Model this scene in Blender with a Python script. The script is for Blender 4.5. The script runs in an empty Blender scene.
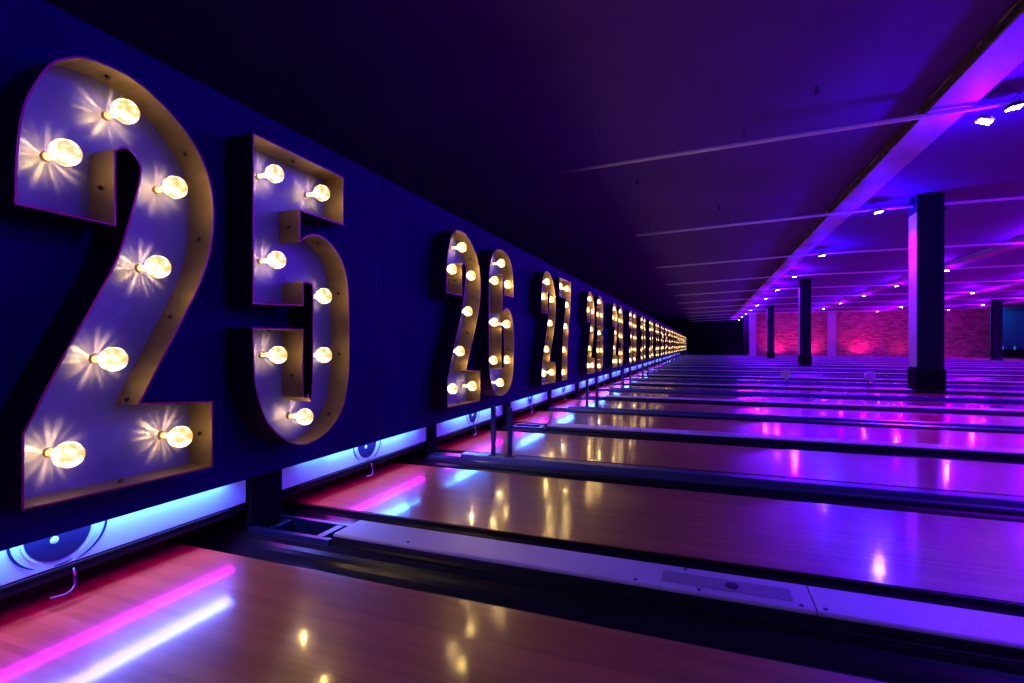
import bpy, bmesh, math, random
from mathutils import Vector, Matrix
from mathutils.geometry import tessellate_polygon
random.seed(7)
sc = bpy.context.scene
PI = math.pi
# ------------------------------------------------------------------ camera, world, exposure
cam_data = bpy.data.cameras.new('camera')
cam = bpy.data.objects.new('camera', cam_data)
sc.collection.objects.link(cam)
cam_data.sensor_width = 36.0
cam_data.lens = 509.0/1024.0*36.0
cam_data.shift_y = (345.5-341.5)/1024.0
cam_data.clip_end = 300
cam.location = (2.12, 0.0, 0.917)
cam.rotation_euler = (PI/2, 0, math.radians(20.77))
sc.camera = cam

world = bpy.data.worlds.new('World'); sc.world = world
world.use_nodes = True
world.node_tree.nodes['Background'].inputs[0].default_value = (0.004, 0.003, 0.02, 1)
world.node_tree.nodes['Background'].inputs[1].default_value = 0.3
sc.view_settings.view_transform = 'Standard'
sc.view_settings.look = 'None'
sc.view_settings.gamma = 1.0
sc.view_settings.use_curve_mapping = False
sc.view_settings.exposure = 0.0
sc.cycles.use_light_tree = True
sc.cycles.sample_clamp_indirect = 4.0

# light tuning
E_BULB = 0.48
E_SWEEP_BLUE = 3.2
E_SWEEP_MAG = 1.3
E_LED_BLUE = 140.0
E_LED_SPOT = 760.0
E_LED_MAG = 70.0
BLUE = (0.03, 0.0, 1.0)
CYAN = (0.03, 0.28, 1.0)
MAG = (0.8, 0.0, 1.0)
MAG_ROOM = (0.8, 0.0, 1.0)
VIOLET = (0.40, 0.0, 1.0)

# ------------------------------------------------------------------ materials
def mat(name, col=(0.5,0.5,0.5), rough=0.5, metal=0.0, emit=None, es=0.0, coat=0.0, spec=0.5):
    m = bpy.data.materials.new(name); m.use_nodes = True
    b = m.node_tree.nodes['Principled BSDF']
    b.inputs['Base Color'].default_value = (*col, 1)
    b.inputs['Roughness'].default_value = rough
    b.inputs['Metallic'].default_value = metal
    b.inputs['Specular IOR Level'].default_value = spec
    b.inputs['Coat Weight'].default_value = coat
    b.inputs['Coat Roughness'].default_value = 0.08
    if emit:
        b.inputs['Emission Color'].default_value = (*emit, 1)
        b.inputs['Emission Strength'].default_value = es
    return m

def noisy(m, scale, c1, c2, detail=4, stretch=(1,1,1), bump=0.0, rough=None):
    nt = m.node_tree; N = nt.nodes; L = nt.links
    b = N['Principled BSDF']
    tc = N.new('ShaderNodeTexCoord'); mp = N.new('ShaderNodeMapping')
    mp.inputs['Scale'].default_value = stretch
    nz = N.new('ShaderNodeTexNoise'); nz.inputs['Scale'].default_value = scale
    nz.inputs['Detail'].default_value = detail
    cr = N.new('ShaderNodeValToRGB')
    cr.color_ramp.elements[0].position = 0.3; cr.color_ramp.elements[0].color = (*c1, 1)
    cr.color_ramp.elements[1].position = 0.7; cr.color_ramp.elements[1].color = (*c2, 1)
    L.new(tc.outputs['Object'], mp.inputs[0]); L.new(mp.outputs[0], nz.inputs['Vector'])
    L.new(nz.outputs['Fac'], cr.inputs[0]); L.new(cr.outputs[0], b.inputs['Base Color'])
    if bump:
        bp = N.new('ShaderNodeBump'); bp.inputs['Strength'].default_value = bump
        bp.inputs['Distance'].default_value = 0.01
        L.new(nz.outputs['Fac'], bp.inputs['Height']); L.new(bp.outputs[0], b.inputs['Normal'])
    if rough:
        mr = N.new('ShaderNodeMapRange'); mr.inputs['To Min'].default_value = rough[0]; mr.inputs['To Max'].default_value = rough[1]
        L.new(nz.outputs['Fac'], mr.inputs[0]); L.new(mr.outputs[0], b.inputs['Roughness'])
    return m

M = {}
M['masking'] = noisy(mat('masking paint', rough=0.75, spec=0.12), 3, (0.004,0.006,0.055), (0.006,0.008,0.075))
M['ceiling'] = noisy(mat('dark ceiling paint', rough=0.8), 0.6, (0.075,0.022,0.16), (0.10,0.03,0.21), bump=0.1)
M['black'] = mat('black paint', (0.006,0.006,0.008), 0.45)
M['matte_black'] = mat('matte black', (0.004,0.004,0.005), 0.9, spec=0.1)
M['rim'] = noisy(mat('brushed steel', rough=0.4, metal=0.8), 8, (0.25,0.175,0.065), (0.38,0.27,0.105), stretch=(1,4,1))
M['rim_outer'] = mat('black rim face', (0.008,0.008,0.009), 0.6)
M['panel'] = noisy(mat('galvanised backing', rough=0.5, metal=0.12), 6, (0.080,0.078,0.22), (0.115,0.11,0.30))
M['socket'] = mat('brass socket', (0.6,0.42,0.18), 0.3, 0.9)
M['screw'] = mat('dark screw', (0.05,0.04,0.03), 0.4, 0.8)
M['gutter'] = noisy(mat('black gutter plastic', rough=0.28, spec=0.3), 2, (0.008,0.008,0.012), (0.014,0.014,0.02), rough=(0.2,0.36), stretch=(0.3,3,1))
M['capping'] = noisy(mat('pale capping laminate', rough=0.4), 3, (0.42,0.41,0.46), (0.55,0.54,0.6))
M['capping_dark'] = noisy(mat('blue-grey capping', rough=0.28, metal=0.3), 3, (0.04,0.06,0.12), (0.06,0.09,0.18))
M['plate'] = mat('grey inset plate', (0.23,0.22,0.25), 0.5)
M['steel_dark'] = mat('dark steel', (0.02,0.035,0.09), 0.35, 0.6)
M['sweep'] = mat('white sweep board', (0.75,0.75,0.8), 0.3)
M['navy'] = mat('navy print', (0.01,0.012,0.06), 0.35)
M['white'] = mat('white print', (0.8,0.8,0.85), 0.4)
M['chrome'] = mat('chrome', (0.10,0.10,0.12), 0.2, 1.0)
M['column'] = noisy(mat('dark column paint', rough=0.8, spec=0.1), 2, (0.006,0.006,0.016), (0.009,0.009,0.022))
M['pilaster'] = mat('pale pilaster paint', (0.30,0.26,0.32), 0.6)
M['bar'] = mat('pale metal bar', (0.8,0.75,0.78), 0.55, 0.0)
M['insul'] = noisy(mat('torn brown insulation', rough=0.9), 9, (0.03,0.018,0.012), (0.16,0.09,0.05), bump=0.5)
M['beam'] = noisy(mat('pale beam paint', rough=0.6), 1.6, (0.26,0.18,0.17), (0.45,0.36,0.35), detail=6, bump=0.1)
M['teal_wall'] = mat('teal wall paint', (0.05,0.3,0.4), 0.6)
M['approach'] = noisy(mat('approach laminate', rough=0.2), 2, (0.28,0.17,0.10), (0.38,0.24,0.14), stretch=(0.3,8,1))
M['floor'] = mat('dark slab', (0.015,0.014,0.02), 0.7)
M['lens'] = mat('white blue diode', (0.2,0.2,0.3), 0.3, emit=(0.5,0.55,1.0), es=180.0)
M['wash_lens'] = mat('magenta wash lens', (0.3,0.02,0.1), 0.3, emit=(1.0,0.02,0.42), es=1.5)
M['lens'].cycles.emission_sampling = 'NONE'
M['tiny'] = mat('small lit bottle', (0.1,0.5,0.7), 0.3, emit=(0.1,0.5,1.0), es=0.3)

# bowling lane boards: narrow strips running away from the masking wall, clear finish
def lane_material():
    m = mat('lane boards', rough=0.3, coat=1.0)
    nt = m.node_tree; N = nt.nodes; L = nt.links; b = N['Principled BSDF']
    tc = N.new('ShaderNodeTexCoord'); sp = N.new('ShaderNodeSeparateXYZ')
    L.new(tc.outputs['Object'], sp.inputs[0])
    def math_(op, a, bb=None):
        n = N.new('ShaderNodeMath'); n.operation = op
        for i, v in enumerate((a, bb)):
            if v is None: continue
            if isinstance(v, (int, float)): n.inputs[i].default_value = v
            else: L.new(v, n.inputs[i])
        return n.outputs[0]
    row = math_('FLOOR', math_('DIVIDE', sp.outputs['Y'], 0.0264))
    wn = N.new('ShaderNodeTexWhiteNoise'); wn.noise_dimensions = '1D'; L.new(row, wn.inputs['W'])
    colx = math_('FLOOR', math_('ADD', math_('DIVIDE', sp.outputs['X'], 1.7), math_('MULTIPLY', wn.outputs['Value'], 7.0)))
    wn2 = N.new('ShaderNodeTexWhiteNoise'); wn2.noise_dimensions = '2D'
    cb = N.new('ShaderNodeCombineXYZ'); L.new(row, cb.inputs[0]); L.new(colx, cb.inputs[1]); L.new(cb.outputs[0], wn2.inputs['Vector'])
    mp = N.new('ShaderNodeMapping'); mp.inputs['Scale'].default_value = (1.2, 40, 1)
    L.new(tc.outputs['Object'], mp.inputs[0])
    nz = N.new('ShaderNodeTexNoise'); nz.inputs['Scale'].default_value = 3.0; nz.inputs['Detail'].default_value = 5
    L.new(mp.outputs[0], nz.inputs['Vector'])
    fac = math_('ADD', math_('MULTIPLY', wn2.outputs['Value'], 0.5), math_('MULTIPLY', nz.outputs['Fac'], 0.5))
    cr = N.new('ShaderNodeValToRGB')
    cr.color_ramp.elements[0].position = 0.1; cr.color_ramp.elements[0].color = (0.24, 0.075, 0.02, 1)
    cr.color_ramp.elements[1].position = 0.9; cr.color_ramp.elements[1].color = (0.46, 0.175, 0.06, 1)
    L.new(fac, cr.inputs[0]); L.new(cr.outputs[0], b.inputs['Base Color'])
    nz2 = N.new('ShaderNodeTexNoise'); nz2.inputs['Scale'].default_value = 5.0; nz2.inputs['Detail'].default_value = 2
    mp2 = N.new('ShaderNodeMapping'); mp2.inputs['Scale'].default_value = (1, 3, 1)
    L.new(tc.outputs['Object'], mp2.inputs[0]); L.new(mp2.outputs[0], nz2.inputs['Vector'])
    bp = N.new('ShaderNodeBump'); bp.inputs['Strength'].default_value = 0.06; bp.inputs['Distance'].default_value = 0.004
    L.new(nz2.outputs['Fac'], bp.inputs['Height'])
    L.new(bp.outputs[0], b.inputs['Normal']); L.new(bp.outputs[0], b.inputs['Coat Normal'])
    b.inputs['Coat Roughness'].default_value = 0.095
    return m
M['lane'] = lane_material()

def brick_material():
    m = mat('painted brick', rough=0.75)
    nt = m.node_tree; N = nt.nodes; L = nt.links; b = N['Principled BSDF']
    tc = N.new('ShaderNodeTexCoord'); sp = N.new('ShaderNodeSeparateXYZ'); cb = N.new('ShaderNodeCombineXYZ')
    L.new(tc.outputs['Object'], sp.inputs[0]); L.new(sp.outputs['X'], cb.inputs[0]); L.new(sp.outputs['Z'], cb.inputs[1])
    br = N.new('ShaderNodeTexBrick'); br.inputs['Scale'].default_value = 1.0
    br.inputs['Brick Width'].default_value = 0.34; br.inputs['Row Height'].default_value = 0.13
    br.inputs['Mortar Size'].default_value = 0.02
    br.inputs['Color1'].default_value = (0.5,0.18,0.14,1); br.inputs['Color2'].default_value = (0.2,0.06,0.05,1)
    br.inputs['Mortar'].default_value = (0.09,0.05,0.05,1)
    L.new(cb.outputs[0], br.inputs['Vector']); L.new(br.outputs['Color'], b.inputs['Base Color'])
    bp = N.new('ShaderNodeBump'); bp.inputs['Strength'].default_value = 0.6
    L.new(br.outputs['Fac'], bp.inputs['Height']); bp.invert = True; L.new(bp.outputs[0], b.inputs['Normal'])
    return m
M['brick'] = brick_material()

def bulb_material():
    m = bpy.data.materials.new('glowing bulb glass'); m.use_nodes = True
    nt = m.node_tree; N = nt.nodes; L = nt.links; N.clear()
    out = N.new('ShaderNodeOutputMaterial')
    em = N.new('ShaderNodeEmission'); tr = N.new('ShaderNodeBsdfTransparent'); ad = N.new('ShaderNodeAddShader')
    tr.inputs[0].default_value = (0.75, 0.72, 0.68, 1)
    tc = N.new('ShaderNodeTexCoord')
    nz = N.new('ShaderNodeTexVoronoi'); nz.inputs['Scale'].default_value = 34
    L.new(tc.outputs['Object'], nz.inputs['Vector'])
    cr = N.new('ShaderNodeValToRGB')
    cr.color_ramp.elements[0].position = 0.1; cr.color_ramp.elements[0].color = (1.0, 0.82, 0.45, 1)
    cr.color_ramp.elements[1].position = 0.75; cr.color_ramp.elements[1].color = (1.0, 0.52, 0.14, 1)
    mr = N.new('ShaderNodeMapRange'); mr.inputs['From Max'].default_value = 0.6
    mr.inputs['To Min'].default_value = 7.0; mr.inputs['To Max'].default_value = 0.7
    L.new(nz.outputs['Distance'], cr.inputs[0]); L.new(cr.outputs[0], em.inputs['Color'])
    L.new(nz.outputs['Distance'], mr.inputs[0]); L.new(mr.outputs[0], em.inputs['Strength'])
    L.new(em.outputs[0], ad.inputs[0]); L.new(tr.outputs[0], ad.inputs[1]); L.new(ad.outputs[0], out.inputs[0])
    m.cycles.emission_sampling = 'NONE'
    return m
M['bulb'] = bulb_material()

# ------------------------------------------------------------------ mesh helpers
class B:
    def __init__(s): s.bm = bmesh.new()
    def box(s, c, d, rz=0, mi=0, ry=0):
        r = bmesh.ops.create_cube(s.bm, size=1)
        mt = Matrix.Translation(c) @ Matrix.Rotation(rz, 4, 'Z') @ Matrix.Rotation(ry, 4, 'Y') @ Matrix.Diagonal((d[0], d[1], d[2], 1))
        bmesh.ops.transform(s.bm, matrix=mt, verts=r['verts'])
        for v in r['verts']:
            for f in v.link_faces: f.material_index = mi
        return s
    def bounds(s, x0, x1, y0, y1, z0, z1, mi=0):
        return s.box(((x0+x1)/2, (y0+y1)/2, (z0+z1)/2), (x1-x0, y1-y0, z1-z0), mi=mi)
    def cyl(s, c, r, h, axis='Z', seg=20, r2=None, mi=0, mtx=None):
        q = bmesh.ops.create_cone(s.bm, cap_ends=True, segments=seg, radius1=r, radius2=r if r2 is None else r2, depth=h)
        rot = {'Z': Matrix(), 'X': Matrix.Rotation(PI/2, 4, 'Y'), 'Y': Matrix.Rotation(-PI/2, 4, 'X')}[axis] if mtx is None else mtx
        bmesh.ops.transform(s.bm, matrix=Matrix.Translation(c) @ rot, verts=q['verts'])
        for v in q['verts']:
            for f in v.link_faces: f.material_index = mi
        return s
    def sphere(s, c, r, seg=20, rings=12, sc_=(1,1,1)):
        q = bmesh.ops.create_uvsphere(s.bm, u_segments=seg, v_segments=rings, radius=r)
        bmesh.ops.transform(s.bm, matrix=Matrix.Translation(c) @ Matrix.Diagonal((*sc_, 1)), verts=q['verts'])
        return s
    def tube(s, pts, r, seg=8):
        pts = [Vector(p) for p in pts]; rings = []
        for i, p in enumerate(pts):
            t = (pts[min(i+1, len(pts)-1)] - pts[max(i-1, 0)]).normalized()
            a = t.cross(Vector((0,0,1)) if abs(t.z) < 0.9 else Vector((1,0,0))).normalized(); b = t.cross(a)
            rings.append([s.bm.verts.new(p + a*r*math.cos(2*PI*k/seg) + b*r*math.sin(2*PI*k/seg)) for k in range(seg)])
        for i in range(len(rings)-1):
            for k in range(seg):
                s.bm.faces.new((rings[i][k], rings[i][(k+1) % seg], rings[i+1][(k+1) % seg], rings[i+1][k]))
        s.bm.faces.new(rings[0][::-1]); s.bm.faces.new(rings[-1])
        return s
    def profile_x(s, prof, x0, x1, closed=True):
        """extrude a (y,z) outline along x"""
        a = [s.bm.verts.new((x0, y, z)) for y, z in prof]; b = [s.bm.verts.new((x1, y, z)) for y, z in prof]
        n = len(prof)
        for i in range(n if closed else n-1):
            j = (i+1) % n
            s.bm.faces.new((a[i], b[i], b[j], a[j]))
        if closed:
            s.bm.faces.new(a); s.bm.faces.new(b[::-1])
        return s
    def build(s, name, mats, parent=None, smooth=False, bevel=0.0, loc=None):
        bmesh.ops.recalc_face_normals(s.bm, faces=s.bm.faces[:])
        me = bpy.data.meshes.new(name); s.bm.to_mesh(me); s.bm.free()
        for m in (mats if isinstance(mats, (list, tuple)) else [mats]): me.materials.append(m)
        o = bpy.data.objects.new(name, me); sc.collection.objects.link(o)
        if parent: o.parent = parent
        if loc: o.location = loc
        if smooth:
            for p in me.polygons: p.use_smooth = True
        if bevel:
            bv = o.modifiers.new('bevel', 'BEVEL'); bv.width = bevel; bv.segments = 2; bv.limit_method = 'ANGLE'
        return o

def tag(o, label=None, cat=None, group=None, kind=None):
    if label: o['label'] = label
    if cat: o['category'] = cat
    if group: o['group'] = group
    if kind: o['kind'] = kind
    return o
def empty(name, loc, label, cat, group=None):
    o = bpy.data.objects.new(name, None); sc.collection.objects.link(o); o.location = loc
    o.empty_display_size = 0.1
    return tag(o, label, cat, group)
def copy_tree(o, parent=None):
    c = o.copy(); sc.collection.objects.link(c)
    if parent is not None: c.parent = parent
    for ch in list(o.children): copy_tree(ch, c)
    return c
def light(name, kind, loc, energy, color, parent=None, rot=None, size=None, size_y=None, radius=None, spot=None, blend=0.5, spread=None):
    d = bpy.data.lights.new(name, kind); d.energy = energy; d.color = color
    if kind == 'AREA':
        d.shape = 'RECTANGLE'; d.size = size; d.size_y = size_y or size
    if spread: d.spread = spread
    if radius is not None: d.shadow_soft_size = radius
    if spot: d.spot_size = spot; d.spot_blend = blend
    o = bpy.data.objects.new(name, d); sc.collection.objects.link(o); o.location = loc
    if rot: o.rotation_euler = rot
    if parent: o.parent = parent
    return o
ORD = ['first','second','third','fourth','fifth','sixth','seventh','eighth','ninth','tenth','eleventh','twelfth','thirteenth','fourteenth',
       'fifteenth','sixteenth','seventeenth','eighteenth','nineteenth','twentieth','twenty-first','twenty-second','twenty-third','twenty-fourth',
       'twenty-fifth','twenty-sixth','twenty-seventh','twenty-eighth','twenty-ninth','thirtieth','thirty-first','thirty-second']

# ------------------------------------------------------------------ layout numbers
LANE_W, GUT, CAPW, CAPN = 1.054, 0.235, 0.216, 0.14
PAIR = 2*LANE_W + 4*GUT + CAPW + CAPN          # 3.404
LANE_L = 18.3
YFAR = 60.0                                     # dark end wall
YBRICK = 50.3
XS = 5.9                                        # side of the recess beside the brick wall
CEIL = 3.85
WX = 0.10                                       # front face of the wall
WS = (2.12-WX)/2.12
XR = 27.0
YN = -5.0
NP = 15
lanes = []          # near edge y of each lane, cap after it
y = 0.601 - PAIR
for p in range(NP):
    lanes.append((y, 'wide')); lanes.append((y + LANE_W + 2*GUT + CAPW, 'narrow')); y += PAIR

# ------------------------------------------------------------------ setting
def struct(b, name, m, **k):
    o = b.build(name, m, **k); o['kind'] = 'structure'; return o
struct(B().bounds(-4, XR, YN, YFAR, -0.3, -0.11), 'floor', M['floor'])
struct(B().bounds(-4, XR, YN, YFAR+0.2, CEIL, CEIL+0.2), 'ceiling', M['ceiling'])
b = B()
n = 0; ys = 2.89 - 2*PAIR
while ys < YFAR:
    b.bounds(WX-0.03, WX, ys+0.003, min(ys+PAIR-0.003, YFAR), 0.285, 2.045); ys += PAIR
struct(b, 'wall_left', M['masking'], bevel=0.002)
struct(B().bounds(-4.2, -4, YN, YFAR, -0.11, CEIL), 'wall_back_left', M['matte_black'])
struct(B().bounds(-4.2, XS, YFAR, YFAR+0.2, -0.11, CEIL), 'wall_far', M['matte_black'])
struct(B().bounds(XS, XS+0.2, YBRICK+0.2, YFAR, -0.11, CEIL), 'wall_recess', M['matte_black'])
struct(B().bounds(XS, 22.9, YBRICK, YBRICK+0.2, -0.11, CEIL), 'wall_brick', M['brick'])
struct(B().bounds(XS+0.2, XR, YBRICK+4, YBRICK+4.2, -0.11, CEIL), 'wall_lounge', M['teal_wall'])
struct(B().bounds(XR, XR+0.2, YN, YBRICK+4.2, -0.11, CEIL), 'wall_right', M['ceiling'])
struct(B().bounds(-4.2, XR+0.2, YN-0.2, YN, -0.11, CEIL), 'wall_near', M['ceiling'])
struct(B().bounds(LANE_L, XR, YN, YBRICK+4, -0.11, 0.0), 'floor_approach', M['approach'])

# ------------------------------------------------------------------ lanes, gutters, cappings
def lane_mesh():
    return B().bounds(-0.45, LANE_L-0.002, 0, LANE_W, -0.1, 0.0)
lane_proto = None
gut_proto = None
def gutter_profile():
    pr = []
    for k in range(13):
        a = PI * k/12
        pr.append((GUT/2 - (GUT/2-0.012)*math.cos(a), -0.004 - 0.062*math.sin(a)**0.8))
    top = [(0.001, -0.004), ] + pr + [(GUT-0.001, -0.004)]
    return top + [(GUT-0.001, -0.1), (0.001, -0.1)]
def capping(w, zt):
    # raised moulding: low shoulders, sloped sides, flat crown
    return [(0.0, -0.1), (0.0, 0.004), (0.012, 0.014), (0.016, zt-0.006), (0.024, zt), (w-0.024, zt), (w-0.016, zt-0.006), (w-0.012, 0.014), (w, 0.004), (w, -0.1)]
g_mesh = None
num_l = 0
for i, (y0, kind) in enumerate(lanes):
    vis = i - 2
    if lane_proto is None:
        o = lane_mesh().build('bowling_lane', M['lane']); lane_proto = o
    else:
        o = lane_proto.copy(); sc.collection.objects.link(o)
    o.location = (0, y0, 0)
    if vis < 0: lab = 'glossy wooden bowling lane outside the frame, beside the nearest lane'; grp='lanes behind the camera'
    elif vis == 0: lab = 'nearest glossy wooden bowling lane, across the bottom of the picture'; grp = 'bowling lanes'
    else: lab = '%s glossy wooden bowling lane counted from the bottom of the picture' % ORD[vis]; grp = 'bowling lanes'
    tag(o, lab, 'bowling lane', grp)
    for side in (0, 1):
        if g_mesh is None:
            g = B().profile_x(gutter_profile(), -0.45, LANE_L-0.002).build('gutter', M['gutter']); g_mesh = g
        else:
            g = g_mesh.copy(); sc.collection.objects.link(g)
        g.location = (0, y0 - GUT if side == 0 else y0 + LANE_W, 0)
        gl = ('black channel gutter along the %s side of the %s lane from the bottom' % ('near' if side == 0 else 'far', ORD[max(vis,0)])) if vis >= 0 else 'black channel gutter beside a lane outside the frame'
        tag(g, gl, 'gutter', 'lane gutters' if vis >= 0 else 'gutters behind the camera')
    # capping beyond this lane
    yc = y0 + LANE_W + GUT
    w = CAPW if kind == 'wide' else CAPN
    nth = ('%s' % ORD[max(vis,0)])
    col_here = kind == 'wide'
    if vis >= 0: clab = '%s divider from the bottom, %s raised capping between two lanes' % (nth, 'broad pale' if kind == 'wide' else 'narrow blue-grey')
    else: clab = 'raised capping between lanes outside the frame'
    e = empty('lane_divider', (0, yc, 0), clab, 'lane divider', 'dividers between the lanes' if vis >= 0 else 'dividers behind the camera')
    x0 = 0.52 if kind == 'wide' else 0.3
    m = M['capping'] if kind == 'wide' else M['capping_dark']
    if kind == 'wide':
        B().profile_x([(0.0,-0.1),(0.0,0.004),(0.010,0.012),(0.014,0.038),(w-0.014,0.038),(w-0.010,0.012),(w,0.004),(w,-0.1)], x0-0.005, LANE_L-0.002).build('base_rail', M['gutter'], e)
        c = B()
        c.profile_x([(0.008,0.038),(0.008,0.047),(0.014,0.052),(w-0.014,0.052),(w-0.008,0.047),(w-0.008,0.038)], x0, 2.46)
        xx = 2.464
        c.profile_x([(0.008,0.038),(0.008,0.047),(0.014,0.052),(w-0.014,0.052),(w-0.008,0.047),(w-0.008,0.038)], xx, LANE_L-0.01)
        c.build('cover', m, e, bevel=0.002)
        B().profile_x([(0.055,0.0515),(0.055,0.0535),(w-0.07,0.0535),(w-0.07,0.0515)], 1.97, 2.40).build('inset_plate', M['plate'], e)
        B().cyl((2.21, w/2-0.008, 0.0545), 0.022, 0.004, seg=24).build('cable_hole', M['screw'], e)
        for sx, sy in ((1.88,0.03),(2.10,0.03),(2.42,0.035),(2.49,0.035),(2.05,w-0.03),(0.9,0.04)):
            B().cyl((sx, sy, 0.053), 0.007, 0.003, seg=10).build('screw', M['screw'], e)
        # open steel frame at the pin end
        f = B()
        f.bounds(0.0, 0.5, 0.002, 0.03, -0.05, 0.02).bounds(0.0, 0.5, w-0.03, w-0.002, -0.05, 0.02)
        f.bounds(0.40, 0.44, 0.03, w-0.03, -0.03, 0.018).bounds(0.08, 0.11, 0.03, w-0.03, -0.03, 0.01)
        f.build('frame', M['steel_dark'], e, bevel=0.002)
    else:
        B().profile_x(capping(w, 0.052), x0, LANE_L-0.002).build('cover', m, e)
        B().profile_x([(0.004,-0.1),(0.004,0.012),(0.02,0.03),(w-0.02,0.03),(w-0.004,0.012),(w-0.004,-0.1)], 0.0, x0-0.003).build('end_rail', M['capping_dark'], e)

# machine partitions (kickbacks) behind the masking, one between each two openings
for i, (y0, kind) in enumerate(lanes):
    yc = y0 + LANE_W + GUT
    w = (CAPW if kind == 'wide' else CAPN)
    o = B().bounds(-1.3, 0.02, yc+0.01, yc+w-0.01, -0.1, 0.75).build('machine_partition', M['matte_black'], bevel=0.003)
    tag(o, ('black partition behind the wall at the %s divider from the bottom' % ORD[max(i-2,0)]) if i >= 2 else 'black partition behind the wall outside the frame', 'partition', 'partitions between the pin machines')

# ------------------------------------------------------------------ pin sweeps with emblem, LED strips
def make_sweep():
    W = LANE_W + 2*GUT - 0.01
    r = empty('pin_sweep', (-0.012, 0, 0), '', 'pin sweep', 'pin sweeps under the wall')
    B().bounds(-0.012, 0.012, -W/2, W/2, 0.142, 0.66).build('board', M['sweep'], r, bevel=0.003)
    B().bounds(-0.03, 0.008, -W/2, W/2, 0.096, 0.141).build('bumper', M['matte_black'], r, bevel=0.004)
    em = B().cyl((0.0135, -0.022, 0.266), 0.10, 0.004, 'X', 40).build('emblem', M['navy'], r)
    B().sphere((0.016, -0.037, 0.240), 0.013, sc_=(0.3,1,1)).build('white_dot', M['white'], em)  # white dot of the printed emblem
    # swooshes round the ball
    def arc(R, a0, a1, t, oy=-0.022, oz=0.266, x=0.0145, e=1.0):
        q = B(); n = 18; A = []; C = []
        for k in range(n+1):
            a = math.radians(a0 + (a1-a0)*k/n); tt = t*math.sin(PI*k/n)**0.5 + 0.0006
            A.append(q.bm.verts.new((x, oy + e*(R+tt)*math.cos(a), oz + (R+tt)*math.sin(a))))
            C.append(q.bm.verts.new((x, oy + e*(R-tt)*math.cos(a), oz + (R-tt)*math.sin(a))))
        for k in range(n): q.bm.faces.new((A[k], A[k+1], C[k+1], C[k]))
        ex = bmesh.ops.extrude_face_region(q.bm, geom=q.bm.faces[:])
        bmesh.ops.translate(q.bm, verts=[v for v in ex['geom'] if isinstance(v, bmesh.types.BMVert)], vec=(0.0015,0,0))
        return q
    arc(0.107, 165, 235, 0.003).build('swoosh', M['white'], em)
    arc(0.111, 300, 375, 0.003).build('swoosh', M['white'], em)
    arc(0.123, 160, 240, 0.003, e=1.15).build('swoosh', M['navy'], em)
    arc(0.125, 290, 385, 0.003, e=1.2).build('swoosh', M['navy'], em)
    arc(0.117, 262, 290, 0.002).build('swoosh', M['navy'], em)
    h = B().tube([(0.015,0.02,0.12),(0.022,0.02,0.09),(0.03,0.018,0.065),(0.035,0.005,0.05),(0.04,-0.02,0.045),(0.035,-0.06,0.05)], 0.005)
    h.build('hook', M['chrome'], r, smooth=True)
    return r
sw_proto = make_sweep()
def make_strip():
    r = empty('led_strip', (0.045, 0, 0.30), '', 'light strip', 'light strips behind the wall')
    B().bounds(-0.012, 0.012, -0.66, 0.66, 0.0, 0.02).build('housing', M['black'], r)
    light('blue_light', 'AREA', (-0.020, 0, -0.002), E_SWEEP_BLUE, CYAN, r, rot=(0, math.radians(12), 0), size=0.012, size_y=1.25)
    light('blue_centre_light', 'AREA', (-0.004, 0.0, -0.016), E_SWEEP_BLUE*2.6, (0.05,0.17,1.0), r, rot=(0, math.radians(-22), 0), size=0.11, size_y=0.85)
    light('upper_magenta_light', 'AREA', (-0.030, 0, -0.016), E_SWEEP_MAG*0.8, MAG, r, rot=(0, math.radians(-38), 0), size=0.05, size_y=1.3, spread=math.radians(110))
    B().bounds(-0.034, -0.024, -0.65, 0.65, -0.165, -0.158).build('lower_housing', M['black'], r)
    light('magenta_light', 'AREA', (-0.008, 0, -0.168), E_SWEEP_MAG*1.7, MAG, r, rot=(0, math.radians(-20), 0), size=0.045, size_y=1.3)
    return r
st_proto = make_strip()
for i, (y0, kind) in enumerate(lanes):
    if i < 1: continue
    a = sw_proto if i == 1 else copy_tree(sw_proto)
    c = st_proto if i == 1 else copy_tree(st_proto)
    ym = y0 + LANE_W/2
    dy = 0.22 if i == 2 else 0.0
    a.location.y = ym; c.location.y = ym
    for q in c.children:
        if q.name.startswith('blue_centre'): q.location.y = dy
    if i >= 2:
        a['label'] = 'white sweep board with dark ball emblem ending the %s lane from the bottom' % ORD[i-2]
        c['label'] = 'blue and magenta light strip above the %s sweep from the left' % ORD[i-2]
    else:
        a['label'] = 'white pin sweep board outside the frame on the left'
        c['label'] = 'light strip outside the frame on the left'

# ------------------------------------------------------------------ marquee digits
def spl(pts, res=5):
    """closed outline; points are (y,z) corner or (y,z,1) smooth; Catmull-Rom through smooth points"""
    n = len(pts); out = []
    for i in range(n):
        p1, p2 = pts[i], pts[(i+1) % n]
        out.append((p1[0], p1[1]))
        s1, s2 = len(p1) > 2, len(p2) > 2
        if not (s1 or s2): continue
        p0 = pts[i-1] if s1 else p1
        p3 = pts[(i+2) % n] if s2 else p2
        for k in range(1, res):
            t = k/res
            q = []
            for a in (0, 1):
                q.append(0.5*((2*p1[a]) + (-p0[a]+p2[a])*t + (2*p0[a]-5*p1[a]+4*p2[a]-p3[a])*t*t + (-p0[a]+3*p1[a]-3*p2[a]+p3[a])*t**3))
            out.append(tuple(q))
    return out
S = 1
def oval(x0, x1, z0, z1, pw=2.6, n=40):
    cx, cz, rx, rz = (x0+x1)/2, (z0+z1)/2, (x1-x0)/2, (z1-z0)/2
    o = []
    for k in range(n):
        a = 2*PI*k/n; c, s = math.cos(a), math.sin(a)
        o.append((cx + rx*math.copysign(abs(c)**(2/pw), c), cz + rz*math.copysign(abs(s)**(2/pw), s)))
    return o
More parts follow.
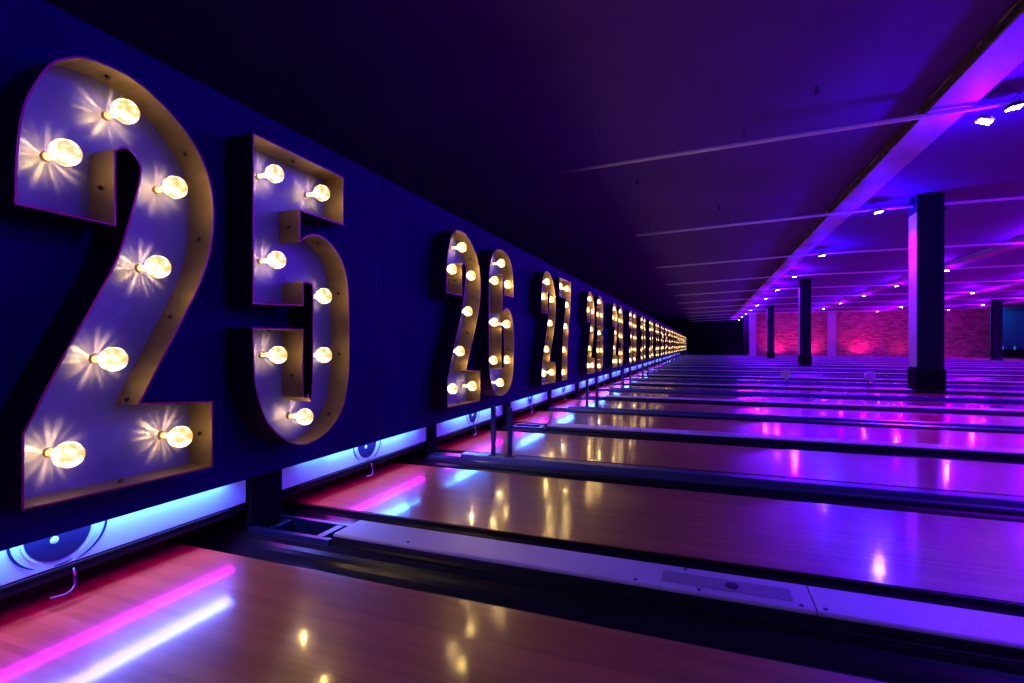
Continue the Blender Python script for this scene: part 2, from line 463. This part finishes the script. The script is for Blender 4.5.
D = {}
D['2'] = ([spl([(0.02,0.01),(0.02,0.243),(0.118,0.464,S),(0.218,0.672,S),(0.287,0.824,S),(0.326,0.956,S),(0.354,1.076,S),(0.367,1.143,S),(0.364,1.189,S),(0.326,1.227,S),(0.287,1.205),(0.288,0.94),(0.003,0.944),(0.006,1.096,S),(0.02,1.234,S),(0.05,1.33,S),(0.095,1.42,S),(0.155,1.472,S),(0.212,1.494,S),(0.342,1.494,S),(0.471,1.438,S),(0.578,1.35,S),(0.648,1.233,S),(0.674,1.089,S),(0.658,0.92,S),(0.612,0.778,S),(0.562,0.672,S),(0.479,0.512,S),(0.372,0.305),(0.668,0.282),(0.668,0.0)])],
          [(0.334,1.371),(0.148,1.155),(0.520,1.148),(0.452,0.821),(0.293,0.468),(0.156,0.154),(0.541,0.149)])
D['5'] = ([spl([(0.002,1.5),(0.635,1.49),(0.635,1.21),(0.298,1.211),(0.298,1.061),(0.354,1.098,S),(0.431,1.115,S),(0.534,1.084,S),(0.626,0.998,S),(0.672,0.879,S),(0.684,0.749,S),(0.688,0.438,S),(0.67,0.283,S),(0.626,0.151,S),(0.518,0.047,S),(0.394,0.002,S),(0.286,0.006,S),(0.193,0.048,S),(0.094,0.137,S),(0.041,0.243,S),(0.01,0.367,S),(0.0,0.6),(0.321,0.603),(0.321,0.275,S),(0.354,0.262,S),(0.379,0.276,S),(0.386,0.78,S),(0.364,0.842,S),(0.321,0.842),(0.321,0.722),(0.002,0.708)])],
          [(0.154,1.360),(0.483,1.358),(0.167,0.939),(0.499,0.791),(0.174,0.470),(0.499,0.464),(0.355,0.140)])
D['6'] = ([spl([(0.0,0.42,S),(0.02,0.24,S),(0.09,0.1,S),(0.2,0.02,S),(0.35,0.0,S),(0.5,0.03,S),(0.61,0.11,S),(0.67,0.24,S),(0.69,0.45,S),(0.68,0.68,S),(0.63,0.83,S),(0.52,0.91,S),(0.42,0.9,S),(0.36,0.86),(0.36,1.2,S),(0.375,1.24,S),(0.395,1.2,S),(0.4,1.04),(0.68,1.04),(0.675,1.2,S),(0.63,1.36,S),(0.53,1.46,S),(0.38,1.5,S),(0.2,1.48,S),(0.08,1.4,S),(0.02,1.27,S),(0.0,1.1,S)]),
           oval(0.325,0.395,0.28,0.72)],
          [(0.378,1.37),(0.2,1.17),(0.56,1.17),(0.19,0.75),(0.53,0.745),(0.17,0.37),(0.53,0.365),(0.34,0.135)])
D['9'] = ([[(0.69-a, 1.5-c) for a, c in lp] for lp in D['6'][0]], [(0.69-a, 1.5-c) for a, c in D['6'][1]])
D['7'] = ([spl([(0.0,1.5),(0.66,1.5),(0.66,1.28,S),(0.60,1.02,S),(0.50,0.66,S),(0.44,0.3,S),(0.43,0.0),(0.12,0.0),(0.14,0.34,S),(0.22,0.74,S),(0.33,1.12,S),(0.355,1.22),(0.0,1.22)])],
          [(0.12,1.386),(0.50,1.386),(0.47,1.136),(0.39,0.806),(0.30,0.457),(0.27,0.12)])
D['8'] = ([spl([(0.0,0.36,S),(0.03,0.18,S),(0.11,0.06,S),(0.25,0.0,S),(0.43,0.0,S),(0.57,0.06,S),(0.65,0.18,S),(0.68,0.36,S),(0.68,0.55,S),(0.65,0.69,S),(0.58,0.77,S),(0.65,0.86,S),(0.67,1.0,S),(0.67,1.17,S),(0.64,1.33,S),(0.56,1.44,S),(0.42,1.5,S),(0.26,1.5,S),(0.12,1.44,S),(0.04,1.33,S),(0.01,1.17,S),(0.01,1.0,S),(0.03,0.86,S),(0.1,0.77,S),(0.03,0.69,S),(0.0,0.55,S)]),
           oval(0.305,0.375,0.24,0.62), oval(0.305,0.375,0.9,1.28)],
          [(0.34,1.39),(0.17,1.13),(0.51,1.13),(0.34,0.77),(0.16,0.42),(0.52,0.42),(0.34,0.11)])
D['0'] = ([spl([(0.0,0.4,S),(0.03,0.2,S),(0.11,0.07,S),(0.25,0.0,S),(0.43,0.0,S),(0.57,0.07,S),(0.65,0.2,S),(0.68,0.4,S),(0.68,1.1,S),(0.65,1.3,S),(0.57,1.43,S),(0.43,1.5,S),(0.25,1.5,S),(0.11,1.43,S),(0.03,1.3,S),(0.0,1.1,S)]), oval(0.3,0.38,0.3,1.2,4)],
          [(0.34,1.39),(0.16,1.1),(0.52,1.1),(0.15,0.75),(0.53,0.75),(0.16,0.4),(0.52,0.4),(0.34,0.12)])
D['3'] = ([spl([(0.0,0.5),(0.0,0.34,S),(0.03,0.18,S),(0.11,0.06,S),(0.25,0.0,S),(0.43,0.0,S),(0.57,0.06,S),(0.65,0.18,S),(0.68,0.36,S),(0.68,0.58,S),(0.65,0.71,S),(0.57,0.79,S),(0.65,0.87,S),(0.67,1.0,S),(0.67,1.17,S),(0.64,1.33,S),(0.56,1.44,S),(0.42,1.5,S),(0.26,1.5,S),(0.12,1.44,S),(0.03,1.33,S),(0.0,1.17,S),(0.0,1.0),(0.3,1.0),(0.305,1.2,S),(0.34,1.25,S),(0.375,1.2,S),(0.375,0.97,S),(0.35,0.91,S),(0.25,0.89),(0.25,0.68),(0.35,0.66,S),(0.375,0.6,S),(0.375,0.3,S),(0.34,0.25,S),(0.305,0.3,S),(0.3,0.5)])],
          [(0.34,1.39),(0.15,1.13),(0.53,1.13),(0.45,0.78),(0.53,0.42),(0.15,0.37),(0.34,0.11)])
D['1'] = ([[(0.12,0.0),(0.45,0.0),(0.45,1.5),(0.2,1.5),(0.0,1.32),(0.0,1.08),(0.12,1.14)]],
          [(0.3,1.38),(0.12,1.24),(0.29,1.1),(0.29,0.8),(0.29,0.47),(0.29,0.13)])
D['4'] = ([[(0.36,0.0),(0.64,0.0),(0.64,0.3),(0.72,0.3),(0.72,0.55),(0.64,0.55),(0.64,1.5),(0.3,1.5),(0.0,0.56),(0.0,0.3),(0.36,0.3)], [(0.24,0.55),(0.36,0.55),(0.36,1.0)]],
          [(0.46,1.36),(0.5,1.05),(0.3,0.95),(0.5,0.75),(0.14,0.42),(0.34,0.42),(0.5,0.42),(0.5,0.13)])
DEPTH, T = 0.168, 0.007
def area(lp): return 0.5*sum(lp[i][0]*lp[(i+1)%len(lp)][1]-lp[(i+1)%len(lp)][0]*lp[i][1] for i in range(len(lp)))
def offset(lp, d):
    n = len(lp); o = []
    for i in range(n):
        a, p, c = Vector(lp[i-1]), Vector(lp[i]), Vector(lp[(i+1) % n])
        e1 = (p-a); e2 = (c-p)
        if e1.length < 1e-7 or e2.length < 1e-7: o.append(tuple(p)); continue
        e1.normalize(); e2.normalize()
        n1 = Vector((-e1.y, e1.x)); n2 = Vector((-e2.y, e2.x))
        nn = n1+n2
        if nn.length < 1e-4: o.append(tuple(p+n1*d)); continue
        nn.normalize(); k = d/max(0.35, nn.dot(n1))
        o.append((p.x+nn.x*k, p.y+nn.y*k))
    return o
digit_mesh = {}
def digit_meshes(ch):
    if ch in digit_mesh: return digit_mesh[ch]
    loops, bulbs = D[ch]
    loops = [list(l) for l in loops]
    for k, l in enumerate(loops):
        if (area(l) > 0) != (k == 0): l.reverse()     # outer CCW, holes CW -> +offset is always into the metal
    # backing panel
    p = B(); bm = p.bm
    flat = [Vector((0, y, z)) for l in loops for y, z in l]
    polys = [[Vector((y, z, 0)) for y, z in l] for l in loops]
    tris = tessellate_polygon(polys)
    for xx in (0.030, 0.034):
        vs = [bm.verts.new((xx, v.y, v.z)) for v in flat]
        for t in tris:
            try: bm.faces.new([vs[j] for j in t])
            except ValueError: pass
    pm = p.build('back_panel', M['panel'])
    me_p = pm.data; bpy.data.objects.remove(pm)
    # rim: outer skin (dark), lip and inner skin (steel)
    r = B(); bm = r.bm
    for l in loops:
        inn = offset(l, T); n = len(l)
        ob = [bm.verts.new((0.002, *q)) for q in l]; of = [bm.verts.new((DEPTH, *q)) for q in l]
        ib = [bm.verts.new((0.002, *q)) for q in inn]; fi = [bm.verts.new((DEPTH, *q)) for q in inn]
        for i in range(n):
            j = (i+1) % n
            f = bm.faces.new((ob[i], ob[j], of[j], of[i])); f.material_index = 1
            f = bm.faces.new((of[i], of[j], fi[j], fi[i])); f.material_index = 0
            f = bm.faces.new((fi[i], fi[j], ib[j], ib[i])); f.material_index = 0
            f = bm.faces.new((ib[i], ib[j], ob[j], ob[i])); f.material_index = 1
    rm = r.build('rim', [M['rim'], M['rim_outer']]); me_r = rm.data; bpy.data.objects.remove(rm)
    # screws along the rim's inside
    s = []
    l = loops[0]; per = 0; acc = 0.1
    inn = offset(l, T+0.004)
    for i in range(len(l)):
        a, c = Vector(inn[i]), Vector(inn[(i+1) % len(l)])
        acc += (c-a).length
        if acc > 0.33: s.append(((a+c)/2)); acc = 0
    digit_mesh[ch] = (me_p, me_r, s, bulbs)
    return digit_mesh[ch]
# a bulb: brass socket + glass globe + the lamp's own light, whose faceted glass throws rays on the backing
bm_ = B().cyl((0.042, 0, 0), 0.007, 0.060, 'X', 20, 0.015).sphere((0.110, 0, 0), 0.043, 24, 14).build('bulb', M['bulb'], smooth=True); ME_BULB = bm_.data; bpy.data.objects.remove(bm_)
bs_ = B().cyl((0.006, 0, 0), 0.017, 0.012, 'X', 20, 0.014).build('socket', M['socket']); ME_SOCK = bs_.data; bpy.data.objects.remove(bs_)
sc_ = B().sphere((0, 0, 0), 0.009, 10, 6).build('screw', M['screw']); ME_SCREW = sc_.data; bpy.data.objects.remove(sc_)
LB = bpy.data.lights.new('bulb_light', 'POINT'); LB.energy = E_BULB; LB.color = (1.0, 0.66, 0.16); LB.shadow_soft_size = 0.004
LB.use_nodes = True
nt = LB.node_tree; N = nt.nodes; L = nt.links
em = N['Emission']; tc = N.new('ShaderNodeTexCoord'); sp = N.new('ShaderNodeSeparateXYZ'); L.new(tc.outputs['Normal'], sp.inputs[0])
at = N.new('ShaderNodeMath'); at.operation = 'ARCTAN2'; L.new(sp.outputs['Y'], at.inputs[0]); L.new(sp.outputs['Z'], at.inputs[1])
wn = N.new('ShaderNodeTexNoise'); wn.noise_dimensions = '1D'; wn.inputs['Scale'].default_value = 3.4; wn.inputs['Detail'].default_value = 0.0
L.new(at.outputs[0], wn.inputs['W'])
def rng(src, a, b_, c, d):
    q = N.new('ShaderNodeMapRange'); L.new(src, q.inputs[0])
    for nm_, v in (('From Min', a), ('From Max', b_), ('To Min', c), ('To Max', d)): q.inputs[nm_].default_value = v
    return q.outputs[0]
rays = rng(wn.outputs['Fac'], 0.47, 0.70, 0.12, 1.5)
cone1 = rng(sp.outputs['X'], -1.0, -0.60, 1.0, 0.0)
sq = N.new('ShaderNodeMath'); sq.operation = 'POWER'; L.new(cone1, sq.inputs[0]); sq.inputs[1].default_value = 1.6; cone = sq.outputs[0]
ml = N.new('ShaderNodeMath'); ml.operation = 'MULTIPLY'; L.new(rays, ml.inputs[0]); L.new(cone, ml.inputs[1])
body = rng(sp.outputs['X'], -0.4, 0.6, 0.12, 2.2)
ma = N.new('ShaderNodeMath'); ma.operation = 'MULTIPLY_ADD'; L.new(ml.outputs[0], ma.inputs[0]); ma.inputs[1].default_value = 27.0
L.new(body, ma.inputs[2]); L.new(ma.outputs[0], em.inputs['Strength'])

SPELL = {'0':'zero','1':'one','2':'two','3':'three','4':'four','5':'five','6':'six','7':'seven','8':'eight','9':'nine'}
starts = [0.902, 3.65, 6.20, 8.88, 11.55, 14.25, 16.95, 19.65]
while starts[-1] < 57: starts.append(starts[-1] + 2.7)
second = 0.868
nsign = 0
for si, ys in enumerate([starts[0]-2.7] + starts):
    num = 24 + si
    if ys + 1.6 > YFAR: break
    for di, ch in enumerate(str(num)):
        if ch not in D: continue
        me_p, me_r, scr, bulbs = digit_meshes(ch)
        yy = ys + (second if di else 0)
        if num >= 27 and ch == '7' : yy -= 0.0
        nm = 'marquee_numeral'
        which = 'second' if di else 'first'
        lab = 'tall metal marquee numeral %s lit by round bulbs, %s digit of the number %d' % (ch, which, num)
        if num == 24: lab = 'metal marquee numeral %s of the number 24 outside the frame' % ch
        r = empty(nm, (WX, yy*WS, 0.917-(0.917-0.4)*WS), lab, 'marquee numeral', 'bulb-lit numerals on the wall')
        r.scale = (WS, WS, WS)
        far = ys > 26
        o = bpy.data.objects.new('back_panel', me_p); sc.collection.objects.link(o); o.parent = r
        o = bpy.data.objects.new('rim', me_r); sc.collection.objects.link(o); o.parent = r
        if ys < 8:
            for q in scr:
                o = bpy.data.objects.new('screw', ME_SCREW); sc.collection.objects.link(o); o.parent = r; o.location = (0.10, q.x, q.y)
        for by, bz in bulbs:
            bo = bpy.data.objects.new('bulb', ME_BULB); sc.collection.objects.link(bo); bo.parent = r; bo.location = (0.034, by, bz)
            if not far:
                so = bpy.data.objects.new('socket', ME_SOCK); sc.collection.objects.link(so); so.parent = bo
            lo = bpy.data.objects.new('bulb_light', LB); sc.collection.objects.link(lo); lo.parent = bo
            lo.location = (0.104, 0, 0); lo.rotation_euler = (random.uniform(-0.15, 0.15), 0, 0)
    nsign += 1

# ------------------------------------------------------------------ posts carrying the masking
k = 0
for i, (y0, kind) in enumerate(lanes):
    if kind != 'narrow' or i < 3: continue
    yc = y0 + LANE_W + GUT + CAPN/2
    r = empty('support_frame', (0.56, yc, 0.053), '%s pair of slim blue steel posts in front of the wall' % ORD[k], 'post', 'pairs of posts along the wall')
    for px in (0.0, 0.14):
        B().bounds(px-0.017, px+0.017, -0.012, 0.012, 0.006, 0.38).build('post', M['steel_dark'], r, bevel=0.003)
        B().bounds(px-0.03, px+0.03, -0.03, 0.03, 0.0, 0.0055).build('foot_plate', M['steel_dark'], r)
    k += 1

# ------------------------------------------------------------------ steel columns
for k, yc in enumerate((12.21, 25.83, 39.45)):
    r = empty('steel_column', (6.175 + 0.1*k, yc, 0.0), '%s dark square column from the camera in the row on the lanes' % ('nearest','second','farthest')[k], 'column', 'dark columns standing among the lanes')
    B().bounds(-0.215, 0.215, -0.215, 0.215, 0.05, CEIL-0.002).build('shaft', M['column'], r, bevel=0.01)
    B().bounds(-0.222, -0.2155, -0.205, 0.205, 0.502, CEIL-0.35).build('pale_side', M['pilaster'], r)  # light on the shaft's left face, put in as a paler colour
    B().bounds(-0.24, 0.24, -0.222, 0.222, 0.054, 0.46).build('base_box', M['matte_black'], r, bevel=0.01)
    B().bounds(-0.24, 0.24, -0.24, 0.24, CEIL-0.34, CEIL-0.30).build('collar', M['column'], r)
for k, (x, yc, w) in enumerate(((6.1, YBRICK-0.18, 0.55), (12.2, YBRICK-0.18, 0.6), (19.0, 40.1, 0.45))):
    r = empty('steel_pilaster', (x, yc, 0), ('pale steel pilaster at the left end of the brick wall', 'pale steel pilaster against the middle of the brick wall', 'purple-lit column in front of the right end of the brick wall')[k], 'pilaster')
    z = 0.0
    c = B().bounds(-w/2, w/2, 0.12, 0.15, z, CEIL-0.002).bounds(-w/2, w/2, -0.15, -0.12, z, CEIL-0.002).bounds(-0.02, 0.02, -0.12, 0.12, z, CEIL-0.002)
    c.build('shaft', M['pilaster'] if k < 2 else M['column'], r)
    B().bounds(-w/2-0.08, w/2+0.08, -0.17, 0.155, z, 0.05).build('base_plate', M['pilaster'] if k < 2 else M['column'], r)

# ------------------------------------------------------------------ ceiling beams
for k, xb in enumerate((4.815, 10.3, 15.8, 21.3)):
    yend = YBRICK if xb > XS else YFAR
    nm = ('first','second','third','fourth')[k]
    r = empty('ceiling_beam', (xb, 0, CEIL), ('%s long pale ceiling beam from the left' % nm) + (', brown torn edging along it' if k == 0 else ''), 'ceiling beam', 'beams along the ceiling')
    y0 = YN; 
    B().bounds(-0.215, 0.215, y0, yend-0.01, -0.15, -0.125).bounds(-0.02, 0.02, y0, yend-0.01, -0.125, -0.03).bounds(-0.215, 0.215, y0, yend-0.01, -0.03, -0.002).build('beam', M['beam'], r, bevel=0.003)
    # ragged insulation boards pressed in on the left side
    q = B(); yy = y0; n = 0
    top = []; n = int((yend-y0)/0.22)
    rr = random.Random(k+3)
    prev = None
    for j in range(n+1):
        yj = min(y0 + j*0.22, yend-0.02); xo = -0.20 - rr.random()**3*0.06; zo = -0.12 + rr.random()*0.03
        ring = [q.bm.verts.new(v) for v in ((-0.03, yj, -0.120), (xo+0.03, yj, zo), (xo, yj, zo+0.03), (xo-0.02*rr.random(), yj, -0.004), (-0.03, yj, -0.004))]
        if prev:
            for a in range(5): q.bm.faces.new((prev[a], ring[a], ring[(a+1)%5], prev[(a+1)%5]))
        prev = ring
    if k == 0: q.build('insulation', M['insul'], r)
    else:
        q.bm.free()
        B().bounds(-0.21, -0.185, y0, yend-0.01, -0.1245, -0.0305).build('pale_side', M['beam'], r)

# ------------------------------------------------------------------ hanging bars with stage lamps
def make_par():
    r = empty('stage_lamp', (0,0,0), '', 'stage lamp', 'stage lamps on the ceiling bars')
    bd = B(); bd.cyl((0,0,-0.05), 0.098, 0.035, seg=28, r2=0.085); bd.cyl((0,0,-0.026), 0.07, 0.014, seg=24)
    bd.build('housing', M['black'], r, bevel=0.003)
    B().tube([(0.0,-0.100,-0.05),(0,-0.104,0.01),(0,-0.06,0.045),(0,0.06,0.045),(0,0.104,0.01),(0,0.100,-0.05)], 0.007).build('yoke', M['black'], r)
    ln = B()
    for a in (-1, 0, 1):
        for c in (-1, 0, 1): ln.cyl((a*0.048, c*0.045, -0.069), 0.017 if a or c else 0.02, 0.006, seg=12)
    ln.build('lens', M['lens'], r)
    return r
par = make_par(); par_used = False
def par_at(x, y, z, lab, col, e, rot=0.0):
    global par_used
    o = par if not par_used else copy_tree(par); par_used = True
    o.location = (x, y, z); o.rotation_euler = (0, rot, 0); o['label'] = lab
    # the lamp's own light, wide beam just under the lens
    light('lamp_light', 'POINT', (0, 0, -0.14), e, col, o, radius=0.05)
    return o
bars = []
k = 0; yb = 7.38 - 2*5.06
while yb < YFAR-1:
    xe = XR-1 if yb < YBRICK-0.5 else XS-0.4
    x0 = -0.30 if k <= 2 else 0.6
    pts = [(x0, yb, 3.50), (5.4, yb, 3.665)] + ([(xe, yb, 3.665)] if xe > 5.5 else [])
    ya = yb
    if k == 3: yb = 12.2
    pts = [(p_[0], yb, p_[2]) for p_ in pts]
    r = empty('hanging_bar', (0,0,0), ('bar outside the frame under the ceiling' if k < 2 else '%s thin pale bar across the ceiling from the camera' % ORD[k-2]), 'ceiling bar', 'bars across the ceiling')
    B().tube(pts, 0.028, 10).build('tube', M['bar'], r, smooth=True)
    h = B()
    for hx in (x0+0.3, 2.6, 5.0, 10.3, 15.8, 21.3):
        if hx < xe: 
            hz = 3.50+(hx-x0)/(5.4-x0)*0.165 if hx < 5.4 else 3.665
            o = B().tube([(hx, yb, hz), (hx, yb, CEIL-(0.15 if hx > 4 else 0.0))], 0.004, 6).build('hanger', M['black'], r)
    rows = [5.38, 10.2, 14.9, 19.4]
    for ri, lx in enumerate(rows):
        if lx > xe: continue
        if k < 2 and ri > 1: continue
        nm = ORD[max(k-2,0)]
        lab = 'small black stage lamp, %s from the left on the %s ceiling bar from the camera' % (ORD[ri], nm) if k >= 2 else 'stage lamp outside the frame'
        col = BLUE if ri == 0 else (VIOLET if ri == 1 else MAG_ROOM)
        if ri == 0 and k > 4: col = (0.25, 0.0, 1.0)
        o = par_at(lx, yb+0.0, 3.665, lab, col, E_LED_BLUE if ri == 0 else E_LED_MAG, rot=math.radians(-8 if ri == 0 else 0))
        light('lamp_beam', 'SPOT', (0, 0, -0.12), E_LED_SPOT, (0.25, 0.0, 1.0) if ri == 0 else (0.55, 0.0, 1.0), o, radius=0.06, spot=math.radians(105), blend=0.9)
    if k == 2:
        o = par_at(5.20, yb+0.15, 3.60, 'dark tilted stage lamp beside the nearest lit one, three white diodes', (0.1,0.0,1.0), E_LED_BLUE*0.6, rot=math.radians(20))
        B().tube([(0,-0.10,0.045),(0,-0.15,0.07)], 0.012).build('bracket', M['black'], o)
        o = B().tube([(5.12,yb,3.70),(5.10,yb,3.76),(5.2,yb,3.81),(5.35,yb,3.82),(5.45,yb,3.74)], 0.007).build('power_cable', M['steel_dark'])
        tag(o, 'looped grey power cable above the nearest stage lamps', 'cable')
    k += 1; yb = ya + 5.06

# ------------------------------------------------------------------ floor washers along the brick wall
for k, (x, e) in enumerate(((8.0, 38), (10.6, 32), (14.2, 34), (17.0, 10))):
    r = empty('floor_uplight', (x, YBRICK-1.0, 0.0), '%s black floor uplight from the left at the foot of the brick wall' % ORD[k], 'uplight', 'uplights below the brick wall')
    B().bounds(-0.09, 0.09, -0.05, 0.05, 0.0, 0.07).build('housing', M['black'], r, bevel=0.006)
    B().bounds(-0.075, 0.075, -0.035, 0.035, 0.0705, 0.074).build('lens', M['wash_lens'], r)
    light('uplight_light', 'SPOT', (0, 0.0, 0.10), e*9, (1.0, 0.02, 0.42), r, rot=(PI - math.radians(28), 0, 0), radius=0.04, spot=math.radians(130), blend=0.8)

# ------------------------------------------------------------------ small stands on a divider
for k, x in enumerate((3.74, 5.23)):
    r = empty('stand_fan', (x, 12.21, 0.052), ('left','right')[k] + ' one of two small round-headed stands on a lane divider', 'stand', 'round-headed stands among the lanes')
    B().cyl((0,0,0.01), 0.07, 0.02, seg=20, r2=0.05).build('base', M['steel_dark'], r)
    B().tube([(0,0,0.02),(0.01*(1-2*k),0,0.12),(0,0,0.19)], 0.014).build('pole', M['steel_dark'], r, smooth=True)
    mt = Matrix.Rotation(math.radians(90), 4, 'X') @ Matrix.Rotation(math.radians(20 if k else -25), 4, 'Y')
    h = B().cyl((0,0,0.245), 0.075, 0.09, seg=24, r2=0.105, mtx=mt)
    h.build('head', M['capping'], r, bevel=0.01)

# ------------------------------------------------------------------ sprinklers
for k, (x, yy) in enumerate(((3.3, 6.6), (1.0, 9.2), (2.4, 11.5))):
    r = empty('sprinkler', (x, yy, CEIL), ('small metal sprinkler head on the ceiling left of the first beam', 'small dark sprinkler head over the nearest bar', 'small sprinkler head between the first two bars')[k], 'sprinkler')
    B().cyl((0,0,-0.04), 0.014, 0.08, seg=12).build('pipe', M['steel_dark'], r)
    B().cyl((0,0,-0.085), 0.03, 0.006, seg=16).tube([(-0.02,0,-0.05),(-0.024,0,-0.07),(0,0,-0.085)],0.003).tube([(0.02,0,-0.05),(0.024,0,-0.07),(0,0,-0.085)],0.003).build('deflector', M['chrome'], r)

# ------------------------------------------------------------------ lounge beyond the right end of the brick wall
r = empty('bar_counter', (24.9, YBRICK+1.6, 0.0), 'dark counter in the blue lounge right of the brick wall', 'counter')
B().bounds(-1.3, 1.9, -0.25, 0.25, 0.0, 0.55).build('body', M['black'], r, bevel=0.01)
B().bounds(-1.35, 1.95, -0.32, 0.32, 0.552, 0.60).build('worktop', M['steel_dark'], r, bevel=0.008)
for k in range(9):
    q = B(); x = 23.7 + k*0.35
    q.cyl((0,0,0.09), 0.05, 0.18, seg=12).cyl((0,0,0.22), 0.05, 0.08, seg=12, r2=0.018).cyl((0,0,0.29), 0.018, 0.06, seg=10)
    o = q.build('bottle', M['tiny'] if k % 2 == 0 else M['chrome'], loc=(x, YBRICK+1.55+0.08*(k%3), 0.60))
    tag(o, 'small bottle on the dark counter in the blue lounge', 'bottle', 'bottles on the lounge counter')
r = empty('lounge_lamp', (24.4, YBRICK+2.6, CEIL), 'blue ceiling lamp in the lounge right of the brick wall', 'lamp')
B().cyl((0,0,-0.05), 0.12, 0.1, seg=24).build('housing', M['black'], r)
light('lounge_light', 'POINT', (0, 0, -0.25), 60, (0.0, 0.22, 1.0), r, radius=0.1)
